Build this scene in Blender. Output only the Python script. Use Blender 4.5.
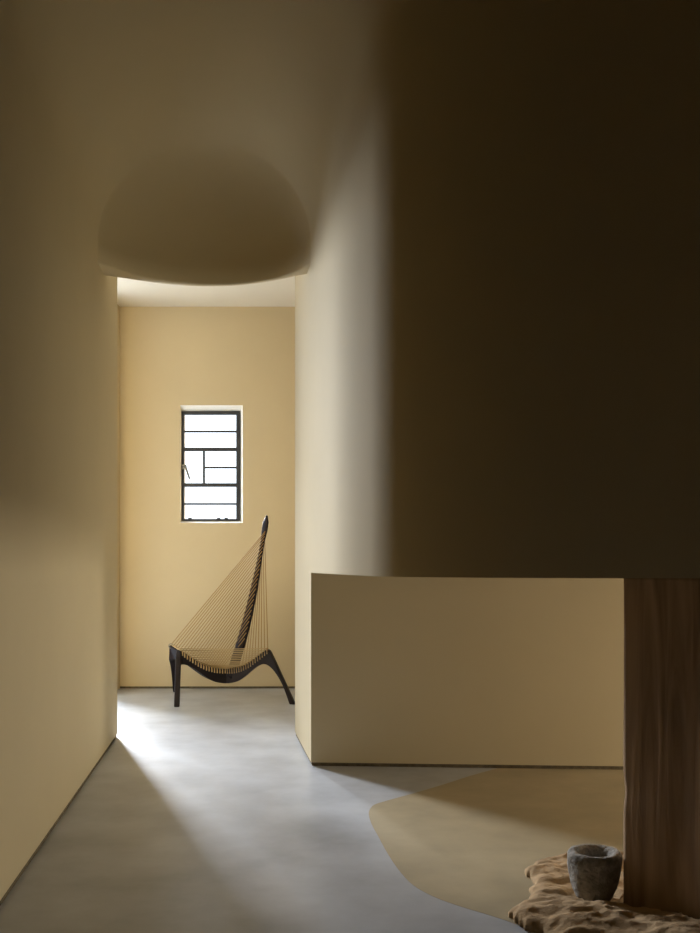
import bpy, bmesh, math, random
from mathutils import Vector, Matrix, noise

random.seed(4)
S = bpy.context.scene
COL = S.collection
for o in list(bpy.data.objects):
    bpy.data.objects.remove(o)

# ------------------------------------------------------------------ camera
EYE, F, CX, HY = 0.95, 907.0, 350.0, 567.0        # eye height (m), focal length and horizon (px of 700x933)
cd = bpy.data.cameras.new('camera')
cam = bpy.data.objects.new('camera', cd); COL.objects.link(cam)
cam.location = (0, 0, EYE); cam.rotation_euler = (math.pi / 2, 0, 0)
cd.sensor_fit = 'VERTICAL'; cd.sensor_height = 36.0; cd.lens = 36.0 * F / 933.0
cd.shift_y = (HY - 466.5) / 933.0
cd.clip_start = 0.05
S.camera = cam

# ------------------------------------------------------------------ light
S.view_settings.view_transform = 'Standard'
S.view_settings.look = 'None'
S.view_settings.gamma = 1.0
S.view_settings.exposure = 0.07
S.view_settings.use_curve_mapping = False
S.cycles.use_denoising = True
S.cycles.max_bounces = 16
S.cycles.diffuse_bounces = 14
S.cycles.glossy_bounces = 4
S.cycles.sample_clamp_indirect = 6
S.cycles.use_adaptive_sampling = False

w = bpy.data.worlds.new('overcast_sky'); S.world = w; w.use_nodes = True
w.node_tree.nodes['Background'].inputs[0].default_value = (0.78, 0.89, 1.0, 1)
w.node_tree.nodes['Background'].inputs[1].default_value = 2.2

def area(name, loc, to, sx, sy, power, color):
    l = bpy.data.lights.new(name, 'AREA'); l.shape = 'RECTANGLE'
    l.size = sx; l.size_y = sy; l.energy = power; l.color = color
    o = bpy.data.objects.new(name, l); COL.objects.link(o)
    o.location = loc
    o.rotation_euler = (Vector(to) - Vector(loc)).to_track_quat('-Z', 'Y').to_euler()
    return o
# daylight outside the garden doorway in the left wall of the far room: bright sky and the paler sky beside it
area('daylight_doorway', (-3.82, 9.78, 3.25), (-0.8, 5.0, 0.4), 2.0, 1.7, 1800, (0.88, 0.93, 1.0))
area('daylight_garden', (-3.15, 10.7, 4.2), (-1.0, 4.6, 0.2), 1.6, 2.0, 2900, (0.88, 0.93, 1.0))
area('daylight_horizon', (-5.0, 10.3, 1.9), (-0.4, 4.2, 1.6), 1.4, 1.4, 300, (0.88, 0.93, 1.0))
# low daylight from the far end of the recess, beyond the wooden post
area('recess_daylight', (3.9, 3.42, 0.455), (0.0, 3.5, 0.455), 1.1, 0.88, 60, (1.0, 0.90, 0.74))

# ------------------------------------------------------------------ materials
def mat(name, base, rough=0.85, spec=0.3, noise_amt=0.0, noise_scale=3.0, bump=0.0, bump_scale=40.0,
        stretch=(1, 1, 1), metallic=0.0, base2=None):
    m = bpy.data.materials.new(name); m.use_nodes = True
    nt = m.node_tree; b = nt.nodes['Principled BSDF']
    b.inputs['Roughness'].default_value = rough
    b.inputs['Specular IOR Level'].default_value = spec
    b.inputs['Metallic'].default_value = metallic
    b.inputs['Base Color'].default_value = (*base, 1)
    tc = nt.nodes.new('ShaderNodeTexCoord')
    mp = nt.nodes.new('ShaderNodeMapping'); mp.inputs['Scale'].default_value = stretch
    nt.links.new(tc.outputs['Object'], mp.inputs['Vector'])
    if noise_amt or base2:
        n = nt.nodes.new('ShaderNodeTexNoise'); n.inputs['Scale'].default_value = noise_scale
        n.inputs['Detail'].default_value = 6; n.inputs['Roughness'].default_value = 0.6
        nt.links.new(mp.outputs['Vector'], n.inputs['Vector'])
        r = nt.nodes.new('ShaderNodeValToRGB')
        a = base2 if base2 else tuple(c * (1 - noise_amt) for c in base)
        r.color_ramp.elements[0].position = 0.3; r.color_ramp.elements[0].color = (*a, 1)
        r.color_ramp.elements[1].position = 0.7; r.color_ramp.elements[1].color = (*base, 1)
        nt.links.new(n.outputs['Fac'], r.inputs['Fac'])
        nt.links.new(r.outputs['Color'], b.inputs['Base Color'])
    if bump:
        n2 = nt.nodes.new('ShaderNodeTexNoise'); n2.inputs['Scale'].default_value = bump_scale
        n2.inputs['Detail'].default_value = 4
        nt.links.new(mp.outputs['Vector'], n2.inputs['Vector'])
        bp = nt.nodes.new('ShaderNodeBump'); bp.inputs['Strength'].default_value = bump
        bp.inputs['Distance'].default_value = 0.01
        nt.links.new(n2.outputs['Fac'], bp.inputs['Height'])
        nt.links.new(bp.outputs['Normal'], b.inputs['Normal'])
    return m

M_PLASTER = mat('ochre_plaster', (0.525, 0.442, 0.286), 0.9, 0.15, 0.06, 1.6, 0.12, 5)
M_FAR = mat('warm_plaster', (0.575, 0.465, 0.285), 0.9, 0.15, 0.06, 1.6, 0.12, 5)
M_CEIL = mat('pale_plaster', (0.68, 0.63, 0.52), 0.9, 0.15, 0.06, 1.6, 0.12, 5)
M_WHITE = mat('white_plaster', (0.86, 0.85, 0.80), 0.8, 0.2)
M_GREY = mat('grey_polished_concrete', (0.49, 0.508, 0.54), 0.36, 0.5, 0.36, 2.4, 0.06, 14, (1, 1.1, 1))
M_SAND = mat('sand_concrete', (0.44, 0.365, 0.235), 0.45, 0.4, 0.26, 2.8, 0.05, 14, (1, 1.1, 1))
M_GAP = mat('shadow_gap', (0.17, 0.135, 0.085), 0.9, 0.1, 0.5, 30, 0.3, 60)
M_IRON = mat('black_iron', (0.03, 0.03, 0.032), 0.5, 0.4)
M_BRASS = mat('aged_metal', (0.22, 0.21, 0.17), 0.45, 0.5, metallic=0.6)
M_EBON = mat('dark_stained_wood', (0.013, 0.007, 0.008), 0.42, 0.22, 0.4, 6, 0.05, 60, (1, 1, 6))
M_CORD = mat('flag_line', (0.33, 0.20, 0.07), 0.8, 0.2)
M_SEAT = mat('seat_cord', (0.46, 0.325, 0.155), 0.8, 0.2)
M_STONE = mat('grey_stone', (0.38, 0.35, 0.31), 0.95, 0.15, 0.6, 34, 1.0, 90)
M_EARTH = mat('brown_sand', (0.46, 0.315, 0.175), 0.95, 0.1, 0.35, 9, 0.5, 60)

def wood_material():
    m = bpy.data.materials.new('weathered_wood'); m.use_nodes = True
    nt = m.node_tree; b = nt.nodes['Principled BSDF']
    b.inputs['Roughness'].default_value = 0.75; b.inputs['Specular IOR Level'].default_value = 0.2
    tc = nt.nodes.new('ShaderNodeTexCoord'); mp = nt.nodes.new('ShaderNodeMapping')
    mp.inputs['Scale'].default_value = (9, 9, 0.9)
    nt.links.new(tc.outputs['Object'], mp.inputs['Vector'])
    n = nt.nodes.new('ShaderNodeTexNoise'); n.inputs['Scale'].default_value = 1.6
    n.inputs['Detail'].default_value = 8; n.inputs['Distortion'].default_value = 1.3
    nt.links.new(mp.outputs['Vector'], n.inputs['Vector'])
    r = nt.nodes.new('ShaderNodeValToRGB')
    r.color_ramp.elements[0].position = 0.32; r.color_ramp.elements[0].color = (0.20, 0.12, 0.062, 1)
    r.color_ramp.elements[1].position = 0.68; r.color_ramp.elements[1].color = (0.40, 0.265, 0.155, 1)
    nt.links.new(n.outputs['Fac'], r.inputs['Fac']); nt.links.new(r.outputs['Color'], b.inputs['Base Color'])
    bp = nt.nodes.new('ShaderNodeBump'); bp.inputs['Strength'].default_value = 0.35; bp.inputs['Distance'].default_value = 0.01
    nt.links.new(n.outputs['Fac'], bp.inputs['Height']); nt.links.new(bp.outputs['Normal'], b.inputs['Normal'])
    return m
M_WOOD = wood_material()

def glass_material():
    m = bpy.data.materials.new('window_glass'); m.use_nodes = True
    nt = m.node_tree; nt.nodes.clear()
    out = nt.nodes.new('ShaderNodeOutputMaterial'); mx = nt.nodes.new('ShaderNodeMixShader')
    t = nt.nodes.new('ShaderNodeBsdfTransparent'); g = nt.nodes.new('ShaderNodeBsdfGlossy')
    g.inputs['Roughness'].default_value = 0.03
    mx.inputs[0].default_value = 0.05
    nt.links.new(t.outputs[0], mx.inputs[1]); nt.links.new(g.outputs[0], mx.inputs[2])
    nt.links.new(mx.outputs[0], out.inputs[0])
    return m
M_GLASS = glass_material()

# ------------------------------------------------------------------ helpers
def obj(name, bm, m, parent=None, smooth=False, bevel=0.0, auto=False):
    me = bpy.data.meshes.new(name)
    bmesh.ops.remove_doubles(bm, verts=bm.verts, dist=1e-6)
    bmesh.ops.recalc_face_normals(bm, faces=bm.faces)
    if auto:
        for ed in bm.edges:
            ed.smooth = len(ed.link_faces) == 2 and ed.calc_face_angle(3) < math.radians(30)
        smooth = True
    bm.to_mesh(me); bm.free()
    for mm in (m if isinstance(m, (list, tuple)) else [m]):
        me.materials.append(mm)
    if smooth:
        me.polygons.foreach_set('use_smooth', [True] * len(me.polygons))
    o = bpy.data.objects.new(name, me); COL.objects.link(o)
    if parent:
        o.parent = parent
    if bevel:
        b = o.modifiers.new('bevel', 'BEVEL'); b.width = bevel; b.segments = 3
        b.limit_method = 'ANGLE'; b.angle_limit = math.radians(40)
        b.harden_normals = False
        me.polygons.foreach_set('use_smooth', [True] * len(me.polygons))
        wn = o.modifiers.new('wn', 'WEIGHTED_NORMAL')
    return o

def struct(name, bm, m, parent=None, **k):
    o = obj(name, bm, m, parent, **k)
    if not parent:
        o['kind'] = 'structure'
    return o

def thing(name, label, cat, loc=(0, 0, 0), group=None):
    o = bpy.data.objects.new(name, None); COL.objects.link(o)
    o.location = loc; o.empty_display_size = 0.1
    o['label'] = label; o['category'] = cat
    if group:
        o['group'] = group
    return o

def add_box(bm, x0, x1, y0, y1, z0, z1):
    r = bmesh.ops.create_cube(bm, size=1)
    for v in r['verts']:
        v.co = Vector((x0 + (v.co.x + .5) * (x1 - x0), y0 + (v.co.y + .5) * (y1 - y0), z0 + (v.co.z + .5) * (z1 - z0)))

def add_prism(bm, plan, z0, z1):
    a = [bm.verts.new((x, y, z0)) for x, y in plan]
    b = [bm.verts.new((x, y, z1)) for x, y in plan]
    n = len(plan)
    bm.faces.new(a[::-1]); bm.faces.new(b)
    for i in range(n):
        j = (i + 1) % n
        bm.faces.new((a[i], a[j], b[j], b[i]))

def add_tube(bm, pts, r, seg=8, r1=None):
    pts = [Vector(p) for p in pts]; rings = []; n = len(pts)
    up = Vector((0.13, 0.27, 0.95))
    for i, p in enumerate(pts):
        t = (pts[min(i + 1, n - 1)] - pts[max(i - 1, 0)]).normalized()
        a = t.cross(up).normalized(); b = t.cross(a).normalized()
        rr = r if r1 is None else r + (r1 - r) * i / (n - 1)
        rings.append([bm.verts.new(p + (a * math.cos(2 * math.pi * k / seg) + b * math.sin(2 * math.pi * k / seg)) * rr) for k in range(seg)])
    for i in range(n - 1):
        for k in range(seg):
            j = (k + 1) % seg
            bm.faces.new((rings[i][k], rings[i][j], rings[i + 1][j], rings[i + 1][k]))
    bm.faces.new(rings[0][::-1]); bm.faces.new(rings[-1])

def fpt(px, py, z=0.0):
    """point of the plan (x, y) that shows at this pixel at height z"""
    d = (EYE - z) * F / (py - HY)
    return ((px - CX) * d / F, d)

# ------------------------------------------------------------------ plan of the near room
Z_LIP, Z0, R = 2.415, 2.50, 0.42
Z_TOP = Z0 + R
Z_CUT = 0.9225
A_L, D_L = Vector((-1.2995, 5.069)), Vector((0.128, -1)).normalized()
A_R, D_R = Vector((-0.186, 4.33)), Vector((0.156, -1)).normalized()
N_L = Vector((-D_L.y, D_L.x)); N_R = Vector((D_R.y, -D_R.x))      # into the passage
XS, YB = 2.6, -1.6                                               # far right wall and wall behind the camera
K = A_R + D_R * ((4.33 - 2.27) / -D_R.y)                          # corner of the overhanging mass
D_K = Vector((1.0, -0.10)).normalized(); N_K = Vector((D_K.y, -D_K.x))   # its front, normal towards the camera
RC = 0.60
ARC_C, ARC_R = Vector((-0.693, 4.128)), 0.549

def isect(p, d, q, e):
    den = d.x * e.y - d.y * e.x
    t = ((q.x - p.x) * e.y - (q.y - p.y) * e.x) / den
    return p + d * t

def line_circle(p, d, c, r):                                       # far crossing (largest y)
    f = p - c; b = f.dot(d); k = b * b - (f.dot(f) - r * r)
    s = math.sqrt(max(k, 0)); a, bb = p + d * (-b + s), p + d * (-b - s)
    return a if a.y > bb.y else bb

def fillet_pts(d, n=18):
    c0 = isect(A_R - N_R * RC, D_R, K - N_K * RC, D_K)             # centre inside the mass
    a0 = math.atan2(N_R.y, N_R.x); a1 = math.atan2(N_K.y, N_K.x)
    while a1 - a0 > math.pi: a1 -= 2 * math.pi
    while a1 - a0 < -math.pi: a1 += 2 * math.pi
    return [c0 + Vector((math.cos(a0 + (a1 - a0) * i / n), math.sin(a0 + (a1 - a0) * i / n))) * (RC + d) for i in range(n + 1)]

def ring(d):
    pl, pr, pk = A_L + N_L * d, A_R + N_R * d, K + N_K * d
    cl = line_circle(pl, D_L, ARC_C, ARC_R - d); cr = line_circle(pr, D_R, ARC_C, ARC_R - d)
    bl = isect(pl, D_L, Vector((0, YB + d)), Vector((1, 0)))
    br = Vector((XS - d, YB + d))
    kr = isect(pk, D_K, Vector((XS - d, 0)), Vector((0, 1)))
    fl = fillet_pts(d)
    P = []
    def seg(a, b, n, ease=0):
        for i in range(n):
            u = i / n
            if ease == 1: u = 1 - (1 - u) ** 2
            if ease == 2: u = u ** 2
            P.append(a.lerp(b, u))
    seg(bl, cl, 60, 1)
    a0 = math.atan2(cl.y - ARC_C.y, cl.x - ARC_C.x); a1 = math.atan2(cr.y - ARC_C.y, cr.x - ARC_C.x)
    for i in range(60):
        a = a0 + (a1 - a0) * i / 60
        P.append(ARC_C + Vector((math.cos(a), math.sin(a))) * (ARC_R - d))
    seg(cr, fl[0], 60, 2)
    P += fl[:-1]
    seg(fl[-1], kr, 12); seg(kr, br, 12); seg(br, bl, 12)
    it = int(3 + 60 * d)
    for _ in range(it):                                            # hand-smoothed creases
        Q = [p.copy() for p in P]
        for i in list(range(40, 85)) + list(range(95, 145)):
            Q[i] = (P[i - 1] + P[i] * 2 + P[i + 1]) / 4
        P = Q
    return P

bm = bmesh.new()
prev = None
levels = [(0.001, Z0)] + [(R * (1 - math.cos(a)), Z0 + R * math.sin(a)) for a in [math.pi / 2 * i / 20 for i in range(1, 21)]]
low = [bm.verts.new((p.x, p.y, Z_LIP)) for p in ring(-0.004)]
prev = low; n = len(low)
for d, z in levels:
    cur = [bm.verts.new((p.x, p.y, z)) for p in ring(d)]
    for i in range(n):
        j = (i + 1) % n
        bm.faces.new((prev[i], prev[j], cur[j], cur[i]))
    prev = cur
top = bm.faces.new(prev)
bmesh.ops.triangulate(bm, faces=[top])
# lip and back of the arch
arc = low[58:123]
def back_pt(u):
    a = A_L + D_L * ((A_L.y - 4.57) / -D_L.y); b = A_R + D_R * ((4.33 - 4.55) / -D_R.y)
    p = a.lerp(b, u); p.y += 0.165 * math.sin(math.pi * u) ; return p
nb = len(arc)
bk = [back_pt(i / (nb - 1)) for i in range(nb)]
rim = [bm.verts.new((v.co.x * .75 + p.x * .25, v.co.y * .75 + p.y * .25, Z_LIP - 0.006)) for v, p in zip(arc, bk)]
rim2 = [bm.verts.new((v.co.x * .2 + p.x * .8, v.co.y * .2 + p.y * .8, Z_LIP - 0.006)) for v, p in zip(arc, bk)]
bb = [bm.verts.new((p.x, p.y, Z_LIP + 0.004)) for p in bk]
bt = [bm.verts.new((p.x, p.y, 3.02)) for p in bk]
for i in range(nb - 1):
    bm.faces.new((arc[i], arc[i + 1], rim[i + 1], rim[i]))
    bm.faces.new((rim[i], rim[i + 1], rim2[i + 1], rim2[i]))
    bm.faces.new((rim2[i], rim2[i + 1], bb[i + 1], bb[i]))
    bm.faces.new((bb[i], bb[i + 1], bt[i + 1], bt[i]))
struct('ceiling', bm, M_PLASTER, smooth=True)

# flat ceiling of the far room and the roof slab over everything
YW = 7.09
bm = bmesh.new(); add_box(bm, -2.4, 1.2, 4.5, YW + 0.3, 2.985, 3.02); struct('ceiling_far_room', bm, M_CEIL)
bm = bmesh.new(); add_box(bm, -3.0, XS + 0.4, YB - 0.4, YW + 0.4, 3.02, 3.2); struct('ceiling_roof', bm, M_PLASTER)

# floor: grey pour with a sand-coloured pour let into it
gf = lambda *p: [fpt(x, y) for x, y in p]
edge_px = [(497, 768.5), (470, 776), (445, 784), (420, 791.5), (400, 797), (384, 801.5), (374, 805), (369.5, 810), (369, 816),
           (372, 825), (378, 836), (385, 849), (393, 862), (402, 874), (413, 885), (428, 894), (447, 902), (470, 909.5), (495, 917), (520, 926), (560, 944), (620, 975)]
edge = [Vector((*fpt(x, y), 0)) for x, y in edge_px]
def catmull(pts, k=8):
    out = []
    for i in range(len(pts) - 1):
        p0, p1, p2, p3 = pts[max(i - 1, 0)], pts[i], pts[i + 1], pts[min(i + 2, len(pts) - 1)]
        for j in range(k):
            t = j / k
            out.append(0.5 * ((2 * p1) + (p2 - p0) * t + (2 * p0 - 5 * p1 + 4 * p2 - p3) * t * t + (3 * p1 - p0 - 3 * p2 + p3) * t ** 3))
    out.append(pts[-1]); return out
curve = catmull(edge)
bm = bmesh.new(); add_box(bm, -4.2, 5.6, YB - 0.4, YW + 0.4, -0.15, 0.0)
struct('floor', bm, M_GREY)
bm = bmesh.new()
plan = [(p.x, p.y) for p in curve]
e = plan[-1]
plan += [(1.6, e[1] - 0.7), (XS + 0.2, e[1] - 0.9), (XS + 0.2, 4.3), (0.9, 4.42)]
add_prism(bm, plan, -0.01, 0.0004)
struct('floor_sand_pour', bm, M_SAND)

# ------------------------------------------------------------------ walls
GAP = 0.017
def on_l(y, off=0): 
    p = A_L + D_L * ((A_L.y - y) / -D_L.y) + N_L * off; return (p.x, p.y)
def on_r(y, off=0):
    p = A_R + D_R * ((A_R.y - y) / -D_R.y) + N_R * off; return (p.x, p.y)

bm = bmesh.new()
add_prism(bm, [on_l(YB - .2), (A_L.x, A_L.y), (-2.1, A_L.y), (-2.1, YB - .2)], GAP, 3.02)
struct('wall_left', bm, M_PLASTER, bevel=0.006)
bm = bmesh.new()
add_prism(bm, [on_l(YB - .2, -.004), on_l(A_L.y - .004, -.004), (-2.08, A_L.y - .004), (-2.08, YB - .2)], 0, GAP)
struct('baseboard_left', bm, M_GAP)

# right: low wall of the recess, and above it the mass that overhangs towards the camera
PR = (XS + .1, 4.33 - (XS + .1 + .186) * .058)
FR = on_r(5.129)
fl = fillet_pts(0)
kr = isect(K, D_K, Vector((XS + .1, 0)), Vector((0, 1)))
bm = bmesh.new()
corner = (A_R.x, A_R.y)
fillv = [(p.x, p.y) for p in fl]
add_prism(bm, [FR, (XS + .1, 5.129), PR, corner], GAP, Z_CUT)
struct('wall_recess', bm, M_PLASTER)
bm = bmesh.new()
add_prism(bm, [FR, (XS + .1, 5.129), (kr.x, kr.y)] + fillv[::-1], Z_CUT, 3.02)
struct('wall_right', bm, M_PLASTER, auto=True)
bm = bmesh.new()
o = .005
add_prism(bm, [(FR[0] + o, FR[1] - o), (XS + .1, 5.12), (PR[0], PR[1] + o), (corner[0] + o, corner[1] + o)], 0, GAP)
struct('baseboard_right', bm, M_GAP)

# near room: right side wall and the wall behind the camera
bm = bmesh.new()
add_box(bm, XS, XS + .25, YB - .25, 2.62, 0, 3.02); add_box(bm, XS, XS + .25, 4.16, 5.2, 0, 3.02)
add_box(bm, XS, XS + .25, 2.62, 4.16, Z_CUT, 3.02)
struct('wall_side', bm, M_PLASTER)
bm = bmesh.new()                                                   # passage beyond the recess
add_box(bm, XS + .25, 4.1, 4.16, 4.3, 0, 1.0); add_box(bm, XS + .25, 4.1, 2.48, 2.62, 0, 1.0); add_box(bm, XS + .25, 4.1, 2.48, 4.3, 1.0, 1.1)
struct('wall_passage', bm, M_PLASTER)
bm = bmesh.new(); add_box(bm, -1.2, XS, YB - .25, YB, 0, 3.02); struct('wall_front', bm, M_PLASTER)

# far room: left wall with the doorway to the garden
XL, DY0, DY1, DZ = -1.80, 5.65, 6.72, 2.95
bm = bmesh.new()
add_box(bm, XL - .14, XL, A_L.y, DY0, 0, 3.0)
add_box(bm, XL - .14, XL, DY1, YW + .22, 0, 3.0)
add_box(bm, XL - .14, XL, DY0, DY1, DZ, 3.0)
struct('wall_far_left', bm, M_FAR)
# far room: right wall with a rounded corner
XR = -0.02
bm = bmesh.new()
rc = 0.40; cxr, cyr = XR - rc, YW - rc
pl = [(XR + .4, 5.12), (XR, 5.12)] + [(cxr + rc * math.cos(a), cyr + rc * math.sin(a)) for a in [math.pi / 2 * i / 24 for i in range(25)]] + [(cxr, YW + .1), (XR + .4, YW + .1)]
add_prism(bm, pl, 0, 3.0)
struct('wall_far_right', bm, M_FAR, auto=True)

# back wall with the window opening
WX0, WX1, WZ0, WZ1 = (180.3 - CX) * YW / F, (242.7 - CX) * YW / F, EYE + (HY - 522.8) * YW / F, EYE + (HY - 405.3) * YW / F
bm = bmesh.new()
YB2 = YW + .22
add_box(bm, XL - .14, WX0, YW, YB2, GAP, 3.0); add_box(bm, WX1, XR + .4, YW, YB2, GAP, 3.0)
add_box(bm, WX0, WX1, YW, YB2, GAP, WZ0); add_box(bm, WX0, WX1, YW, YB2, WZ1, 3.0)
struct('wall_back', bm, M_FAR)
bm = bmesh.new(); add_box(bm, XL, XR, YW + .004, YB2, 0, GAP); struct('baseboard_back', bm, M_GAP)

# ------------------------------------------------------------------ window
YF = YW + 0.06
def wx(px): return (px - CX) * YF / F
def wz(py): return EYE + (HY - py) * YF / F
win = bpy.data.objects.new('window_1', None); COL.objects.link(win); win.location = ((WX0 + WX1) / 2, YF, WZ0); win['kind'] = 'structure'
def wpart(name, bm, m, parent=win):
    o = obj(name, bm, m, None); o.parent = parent
    if parent is win: o.matrix_parent_inverse = Matrix.Translation(win.location).inverted()
    return o
fx0, fx1, fz0, fz1 = wx(180.9), wx(240.4), wz(521), wz(411.4)
# splayed reveal
bm = bmesh.new()
a = [(WX0, YW - .0005, WZ0), (WX1, YW - .0005, WZ0), (WX1, YW - .0005, WZ1), (WX0, YW - .0005, WZ1)]
b = [(fx0, YF, fz0), (fx1, YF, fz0), (fx1, YF, fz1), (fx0, YF, fz1)]
va = [bm.verts.new(p) for p in a]; vb = [bm.verts.new(p) for p in b]
c = [bm.verts.new((x + (-.02 if i in (0, 3) else .02), YB2, z + (-.02 if i < 2 else .02))) for i, (x, y, z) in enumerate(b)]
for i in range(4):
    j = (i + 1) % 4
    bm.faces.new((va[i], va[j], vb[j], vb[i])); bm.faces.new((vb[i], vb[j], c[j], c[i]))
wpart('window_reveal', bm, M_WHITE)
def bar(bm, px0, px1, py0, py1, t=0.03, y=YF):
    add_box(bm, wx(px0), wx(px1), y - t / 2, y + t / 2, wz(py1), wz(py0))
bm = bmesh.new()
bar(bm, 180.9, 184.4, 411.4, 521); bar(bm, 236.4, 240.4, 411.4, 521)
bar(bm, 184.2, 236.4, 411.4, 414.9); bar(bm, 184.2, 236.4, 519.0, 521)
wpart('window_frame', bm, M_IRON)
bm = bmesh.new()
bar(bm, 184.2, 236.4, 447.8, 451.2, .026); bar(bm, 184.2, 236.4, 483.3, 486.9, .026)
wpart('transom', bm, M_IRON); 
for r in ((184.2, 236.4, 430.7, 432.5), (184.2, 236.4, 503.1, 504.9)):
    bm = bmesh.new(); bar(bm, *r, t=.02); wpart('glazing_bar', bm, M_IRON)
bm = bmesh.new(); bar(bm, 203.0, 205.0, 451.0, 483.6, .02); wpart('glazing_bar', bm, M_IRON)
bm = bmesh.new(); bar(bm, 205.0, 236.4, 466.7, 468.5, .02); wpart('glazing_bar', bm, M_IRON)
for r in ((184.2, 236.4, 414.9, 431.0), (184.2, 236.4, 432.2, 448.0), (184.2, 203.2, 451, 483.6), (204.8, 236.4, 451, 467), (204.8, 236.4, 468.2, 483.6),
          (184.2, 236.4, 486.6, 503.4), (184.2, 236.4, 504.6, 519)):
    bm = bmesh.new(); bar(bm, *r, t=.004, y=YF + .004); wpart('glass_pane', bm, M_GLASS)
# stay knobs on the bottom rail
for px in (190.5, 219, 226.5):
    bm = bmesh.new()
    add_tube(bm, [(wx(px - 1.8), YF - .018, wz(519.0)), (wx(px), YF - .02, wz(518.2)), (wx(px + 1.8), YF - .018, wz(519.0))], .006)
    wpart('catch', bm, M_IRON)
bm = bmesh.new()
add_box(bm, wx(182), wx(185.2), YF - .028, YF - .014, wz(469.5), wz(464.8))
add_tube(bm, [(wx(183), YF - .03, wz(467)), (wx(187.0), YF - .045, wz(466.7))], .012)
add_tube(bm, [(wx(186.0), YF - .045, wz(466.3)), (wx(187.5), YF - .045, wz(470)), (wx(190.6), YF - .042, wz(479.5))], .0095, 8, .0075)
wpart('window_handle', bm, M_BRASS)

# ------------------------------------------------------------------ harp chair
chair = thing('harp_chair', 'three-legged dark wooden chair strung with a tall fan of golden cords, below the window', 'chair', (-0.9, 6.45, 0))
INV = Matrix.Translation(chair.location).inverted()
def cpart(name, bm, m, **k):
    o = obj(name, bm, m, None, **k); o.parent = chair; o.matrix_parent_inverse = INV
    return o
HUB = Vector((-0.874, 6.42))
# profile of one arm: r = 0 at the hub, 1 at the tip, >1 out along the leg; z in metres
TOP = [(0.00, .232), (0.10, .232), (0.25, .238), (0.42, .255), (0.58, .282), (0.74, .318), (0.88, .352), (1.00, .378)]
OUT = [(1.03, .378), (1.10, .345), (1.32, .20), (1.62, .0)]
INN = [(1.50, .0), (1.36, .12), (1.22, .20), (1.08, .252), (0.95, .272), (0.82, .264), (0.66, .232), (0.45, .178), (0.28, .145), (0.10, .130), (0.0, .128)]
def smooth_poly(pts, k=5):
    v = catmull([Vector((a, b, 0)) for a, b in pts], k)
    return [(p.x, p.y) for p in v]
class Arm:
    def __init__(self, tip, foot, leg_r=1.62, thick=.036):
        self.tip, self.foot, self.t = Vector(tip), Vector(foot), thick
    def plan(self, r):
        if r <= 1: return HUB.lerp(self.tip, r)
        return self.tip.lerp(self.foot, (r - 1) / 0.56)
    def tang(self, r):
        a, b = self.plan(max(r - .12, 0)), self.plan(r + .12)
        return (b - a).normalized()
    def p3(self, r, z, s=0):
        p = self.plan(r); t = self.tang(r); q = p + Vector((-t.y, t.x)) * s * self.t / 2
        return Vector((q.x, q.y, z))
    def top(self, r):
        for (a, za), (b, zb) in zip(TOP, TOP[1:]):
            if a <= r <= b: return za + (zb - za) * (r - a) / (b - a)
        return TOP[-1][1]
def arm_mesh(arm, top=TOP, out=OUT, inn=INN):
    # strips between upper/outer edge and lower/inner edge
    up = smooth_poly(top, 4)[:-1] + smooth_poly(out, 6)
    dn = smooth_poly(inn[::-1], 6)
    def resample(pl, n):
        L = [0]
        for a, b in zip(pl, pl[1:]): L.append(L[-1] + math.hypot((b[0] - a[0]) * .45, b[1] - a[1]))
        res = []; k = 0
        for i in range(n + 1):
            s = L[-1] * i / n
            while k < len(L) - 2 and L[k + 1] < s: k += 1
            f = (s - L[k]) / max(L[k + 1] - L[k], 1e-9); f = min(f, 1)
            res.append((pl[k][0] + (pl[k + 1][0] - pl[k][0]) * f, pl[k][1] + (pl[k + 1][1] - pl[k][1]) * f))
        return res
    N = 44
    U, Dn = resample(up, N), resample(dn, N)
    bm = bmesh.new(); rows = []
    for u, d in zip(U, Dn):
        q = []
        for s, src in ((-1, u), (1, u), (1, d), (-1, d)):
            q.append(bm.verts.new(arm.p3(src[0], src[1], s)))
        rows.append(q)
    for a, b in zip(rows, rows[1:]):
        for i in range(4):
            j = (i + 1) % 4
            bm.faces.new((a[i], a[j], b[j], b[i]))
    bm.faces.new(rows[0][::-1]); bm.faces.new(rows[-1])
    return bm
armA = Arm((-1.19, 6.30), (-1.176, 6.16), thick=.038)
armB = Arm((-0.575, 6.33), (-0.395, 6.27))
armC = Arm((-1.312, 6.66), (-1.322, 6.90), thick=.042)
for arm in (armA, armB, armC):
    cpart('leg', arm_mesh(arm), M_EBON, bevel=.008)
# spine
sp0, sp1 = Vector((-0.855, 6.40, .17)), Vector((-0.594, 6.49, 1.318))
def spine(s):
    p = sp0.lerp(sp1, s)
    p.x += 0.034 * math.sin(math.pi * s ** .75) ; return p
wid = [(0, .055), (.1, .075), (.3, .07), (.55, .060), (.75, .036), (.84, .036), (.91, .054), (.96, .050), (1, .010)]
def lerp_tab(tab, s):
    for (a, va_), (b, vb_) in zip(tab, tab[1:]):
        if a <= s <= b: return va_ + (vb_ - va_) * (s - a) / (b - a)
    return tab[-1][1]
bm = bmesh.new(); rows = []
N = 50
for i in range(N + 1):
    s = i / N; p = spine(s); t = (spine(min(s + .01, 1)) - spine(max(s - .01, 0))).normalized()
    ang = math.radians(12 + 20 * s)
    side = Vector((math.cos(ang), -math.sin(ang), 0)); side = (side - t * side.dot(t)).normalized()
    dep = t.cross(side).normalized()
    w_ = lerp_tab(wid, s) / 2 ; d_ = .013 * (1 - .3 * s)
    rows.append([bm.verts.new(p + side * w_ * math.cos(a) + dep * d_ * math.sin(a)) for a in [2 * math.pi * k / 14 for k in range(14)]])
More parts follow.
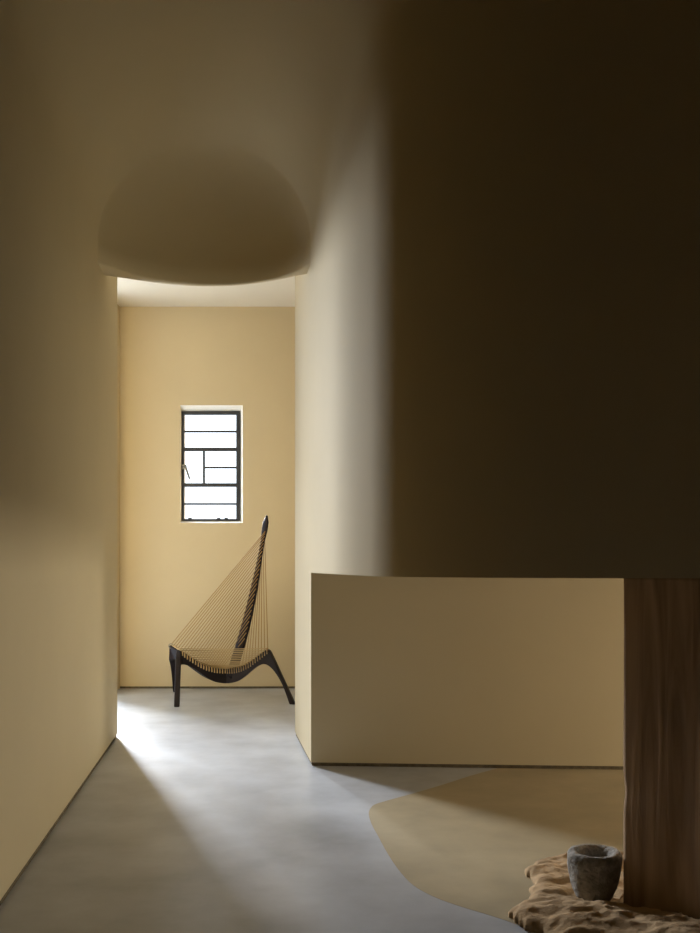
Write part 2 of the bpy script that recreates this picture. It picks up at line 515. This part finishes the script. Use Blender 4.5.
for a, b in zip(rows, rows[1:]):
    for k in range(14):
        j = (k + 1) % 14; bm.faces.new((a[k], a[j], b[j], b[k]))
bm.faces.new(rows[0][::-1]); bm.faces.new(rows[-1])
cpart('backrest', bm, M_EBON, smooth=True)
CR = .0029
def wrap(arm, r):
    """the cord's turn over the arm's upper edge: points from inside face over the top to the outside face"""
    z = arm.top(r)
    return [arm.p3(r, z - .002, -1.15), arm.p3(r, z + .004, -.9), arm.p3(r, z + .004, .9), arm.p3(r, z - .004, 1.2), arm.p3(r + .012, z - .024, 1.15)]
def cord(pts, m=M_CORD, r=CR, lash=()):
    bm = bmesh.new(); add_tube(bm, pts, r, 6)
    for l in lash:
        add_tube(bm, l, .0046, 6)
    cpart('cord', bm, m, smooth=True)
# back fan: from the spine down to the left rear arm and to the right arm
def spine_face(s): 
    p = spine(s); return p + Vector((.006 + .018 * (1 - s), -.024 + .004 * s, 0))
nC, nB = 24, 13
for i in range(nC):
    u = i / (nC - 1)
    r = 1.0 - .93 * u
    s = .90 - .66 * u ** 1.25
    e = armC.p3(r, armC.top(r) + .004)
    cord([spine_face(s), e, e + Vector((0, .018, -.03))])
for i in range(nB):
    u = i / (nB - 1)
    r = 1.0 - .93 * u
    s = .88 - .60 * u
    e = armB.p3(r, armB.top(r) + .004)
    cord([spine(s) + Vector((.004, .014, 0)), e + Vector((0, .012, 0)), e + Vector((0, .02, -.03))])
# seat: cords stretched between the near left arm and the right arm, and between the right arm and the rear one
nS = 18
for i in range(nS):
    r = 1.0 - .96 * i / (nS - 1)
    wa, wb = wrap(armA, r), wrap(armB, r)
    # outer faces of both arms look towards the camera
    fa = [armA.p3(r, armA.top(r) - .032, 1.12 if armA.p3(r, 0, 1).y < armA.p3(r, 0, -1).y else -1.12) + Vector((0, -.002, 0)), armA.p3(r, armA.top(r) + .003, .9), armA.p3(r, armA.top(r) + .004)]
    fb = [armB.p3(r, armB.top(r) + .003), armB.p3(r, armB.top(r) + .003, -.95), armB.p3(r + .012, armB.top(r) - .034, -1.12) + Vector((0, -.002, 0))]
    mid = (fa[-1] + fb[0]) / 2 - Vector((0, 0, .004))
    cord(fa + [mid] + fb, M_SEAT, .0034, (fa, fb))
for i in range(18):
    r = 1.0 - .93 * i / 17
    a_, c_ = armA.p3(r, armA.top(r) + .004), armC.p3(r, armC.top(r) + .004)
    cord([a_, (a_ + c_) / 2 - Vector((0, 0, .006)), c_], M_SEAT, .0034)
# ring at the tip of the rear arm
bm = bmesh.new()
tp = armC.p3(1.0, .372)
add_tube(bm, [tp + Vector((.016 * math.cos(a) , -.02, .016 * math.sin(a))) for a in [2 * math.pi * k / 16 for k in range(17)]], .003, 6)
cpart('cord_ring', bm, M_BRASS, smooth=True)

# ------------------------------------------------------------------ heap of sand
outline_px = [(546, 862), (536, 866), (523, 874), (529, 880), (533, 886), (531, 900), (526, 905), (515, 911), (506, 916.5), (513, 923), (524, 929), (545, 940)]
out_pts = [Vector(fpt(x, y)) for x, y in outline_px]
hp = out_pts + [Vector((0.62, 2.16)), Vector((0.85, 2.02)), Vector((1.2, 2.0)), Vector((1.35, 2.5)), Vector((1.0, 2.95)), Vector((0.72, 2.98))]
post_plan = [(0.757, 2.51), (0.812, 2.435), (0.868, 2.360), (0.93, 2.277), (1.03, 2.20), (1.16, 2.22), (1.24, 2.32), (1.22, 2.46), (1.08, 2.55), (0.92, 2.575), (0.80, 2.56)]
post_v = [Vector(p) for p in post_plan]
def poly_dist(p, poly):
    best = 9; inside = False; n = len(poly)
    for i in range(n):
        a, b = poly[i], poly[(i + 1) % n]
        ab = b - a; t = max(0, min(1, (p - a).dot(ab) / ab.dot(ab)))
        best = min(best, (p - a - ab * t).length)
        if (a.y > p.y) != (b.y > p.y) and p.x < (b.x - a.x) * (p.y - a.y) / (b.y - a.y) + a.x: inside = not inside
    return best if inside else -best
bm = bmesh.new()
x0, x1, y0, y1, st = 0.38, 1.40, 1.96, 3.05, 0.0085
nx, ny = int((x1 - x0) / st), int((y1 - y0) / st)
grid = {}
MX, MY = 0.690, 2.565
def heap_h(x, y):
    p = Vector((x, y))
    d = poly_dist(p, hp) + .02 * noise.noise(Vector((x * 16, y * 16, 0)))
    if d <= 0 or poly_dist(p, post_v) > -.02: return None
    ed = min(1, d / .045); ed = math.sqrt(max(0, 1 - (1 - ed) ** 2))
    rid = 1 - abs(noise.noise(Vector((x * 11 + 3, y * 22, 1.3)))) * 2
    rid2 = 1 - abs(noise.noise(Vector((x * 20, y * 34, 4.3)))) * 2
    big = noise.noise(Vector((x * 3.2, y * 4.0, 9)))
    rid3 = noise.noise(Vector((x * 45, y * 70, 2.3)))
    h = .018 + .009 * rid + .006 * rid2 + .008 * big + .003 * rid3
    # higher drift in front of the mortar, towards the post
    h += .026 * math.exp(-((x - .62) / .14) ** 2 - ((y - 2.38) / .12) ** 2) + .030 * math.exp(-((x - .86) / .14) ** 2 - ((y - 2.25) / .16) ** 2)
    m = math.hypot(x - MX, y - MY)
    if m < .13: 
        f = min(1, max(0, (m - .072) / .022)); h = h * f + .010 * (1 - f)
    return max(h, .006) * ed
for i in range(nx + 1):
    for j in range(ny + 1):
        x, y = x0 + i * st, y0 + j * st
        h = heap_h(x, y)
        if h is not None: grid[i, j] = bm.verts.new((x, y, h))
for i in range(nx):
    for j in range(ny):
        q = [grid.get(k) for k in ((i, j), (i + 1, j), (i + 1, j + 1), (i, j + 1))]
        if all(q): bm.faces.new(q)
be = [e for e in bm.edges if e.is_boundary]
r = bmesh.ops.extrude_edge_only(bm, edges=be)
for v in r['geom']:
    if isinstance(v, bmesh.types.BMVert): v.co.z = 0.0006
heap = obj('sand_heap', bm, M_EARTH, smooth=True)
heap['label'] = 'low rumpled heap of brown sand on the floor around the foot of the wooden post'
heap['category'] = 'sand'
heap['kind'] = 'stuff'

# ------------------------------------------------------------------ stone mortar
mortar = thing('stone_mortar', 'rough grey stone mortar standing in brown sand beside the wooden post', 'mortar', (MX, MY, 0.0))
prof = [(0.0, .0), (.040, .0), (.049, .004), (.058, .02), (.067, .05), (.0715, .080), (.0735, .104), (.0745, .118), (.0725, .128), (.066, .1335),
        (.057, .134), (.049, .129), (.043, .116), (.039, .095), (.033, .076), (.020, .064), (0, .060)]
bm = bmesh.new(); rows = []
pv = catmull([Vector((a, b, 0)) for a, b in prof], 3)
for p in pv[1:-1]:
    row = []
    for k in range(72):
        a = 2 * math.pi * k / 72
        x, y, z = p.x * math.cos(a), p.x * math.sin(a), p.y
        nn = noise.noise(Vector((x * 28, y * 28, z * 28))) * .0028 + noise.noise(Vector((x * 9 + 5, y * 9, z * 9))) * .0045 + noise.noise(Vector((x * 90, y * 90, z * 90))) * .0012
        f = (p.x + nn) / max(p.x, 1e-4) if p.x > .02 else 1
        row.append(bm.verts.new((x * f, y * f, max(0.006, z + .014 + (nn * .7 if z > .03 else 0)))))
    rows.append(row)
for a, b in zip(rows, rows[1:]):
    for k in range(72):
        j = (k + 1) % 72; bm.faces.new((a[k], a[j], b[j], b[k]))
bm.faces.new(rows[0][::-1]); bm.faces.new(rows[-1])
mo = obj('bowl', bm, M_STONE, mortar, smooth=True)

# ------------------------------------------------------------------ wooden post
pc = catmull([Vector((x, y, 0)) for x, y in post_plan + [post_plan[0]]], 7)[:-1]
bm = bmesh.new(); rows = []
cxp = sum(p.x for p in pc) / len(pc); cyp = sum(p.y for p in pc) / len(pc)
NZ = 90
for i in range(NZ + 1):
    z = (Z_CUT - .001) * i / NZ
    row = []
    for k, p in enumerate(pc):
        dx, dy = p.x - cxp, p.y - cyp
        f = 1 + .008 * noise.noise(Vector((dx * 6, dy * 6, z * 1.6))) + .005 * noise.noise(Vector((dx * 26, dy * 26, z * 2.0)))
        f += -.022 * math.exp(-((z - .33) / .035) ** 2) * math.exp(-((dx + .26) ** 2 + (dy - .1) ** 2) / .01)
        row.append(bm.verts.new((cxp + dx * f, cyp + dy * f, z)))
    rows.append(row)
for a, b in zip(rows, rows[1:]):
    for k in range(len(pc)):
        j = (k + 1) % len(pc); bm.faces.new((a[k], a[j], b[j], b[k]))
bm.faces.new(rows[0][::-1]); bm.faces.new(rows[-1])
post = obj('wooden_post', bm, M_WOOD, smooth=True)
post['label'] = 'massive rough brown wooden post carrying the overhanging wall at the right'
post['category'] = 'post'
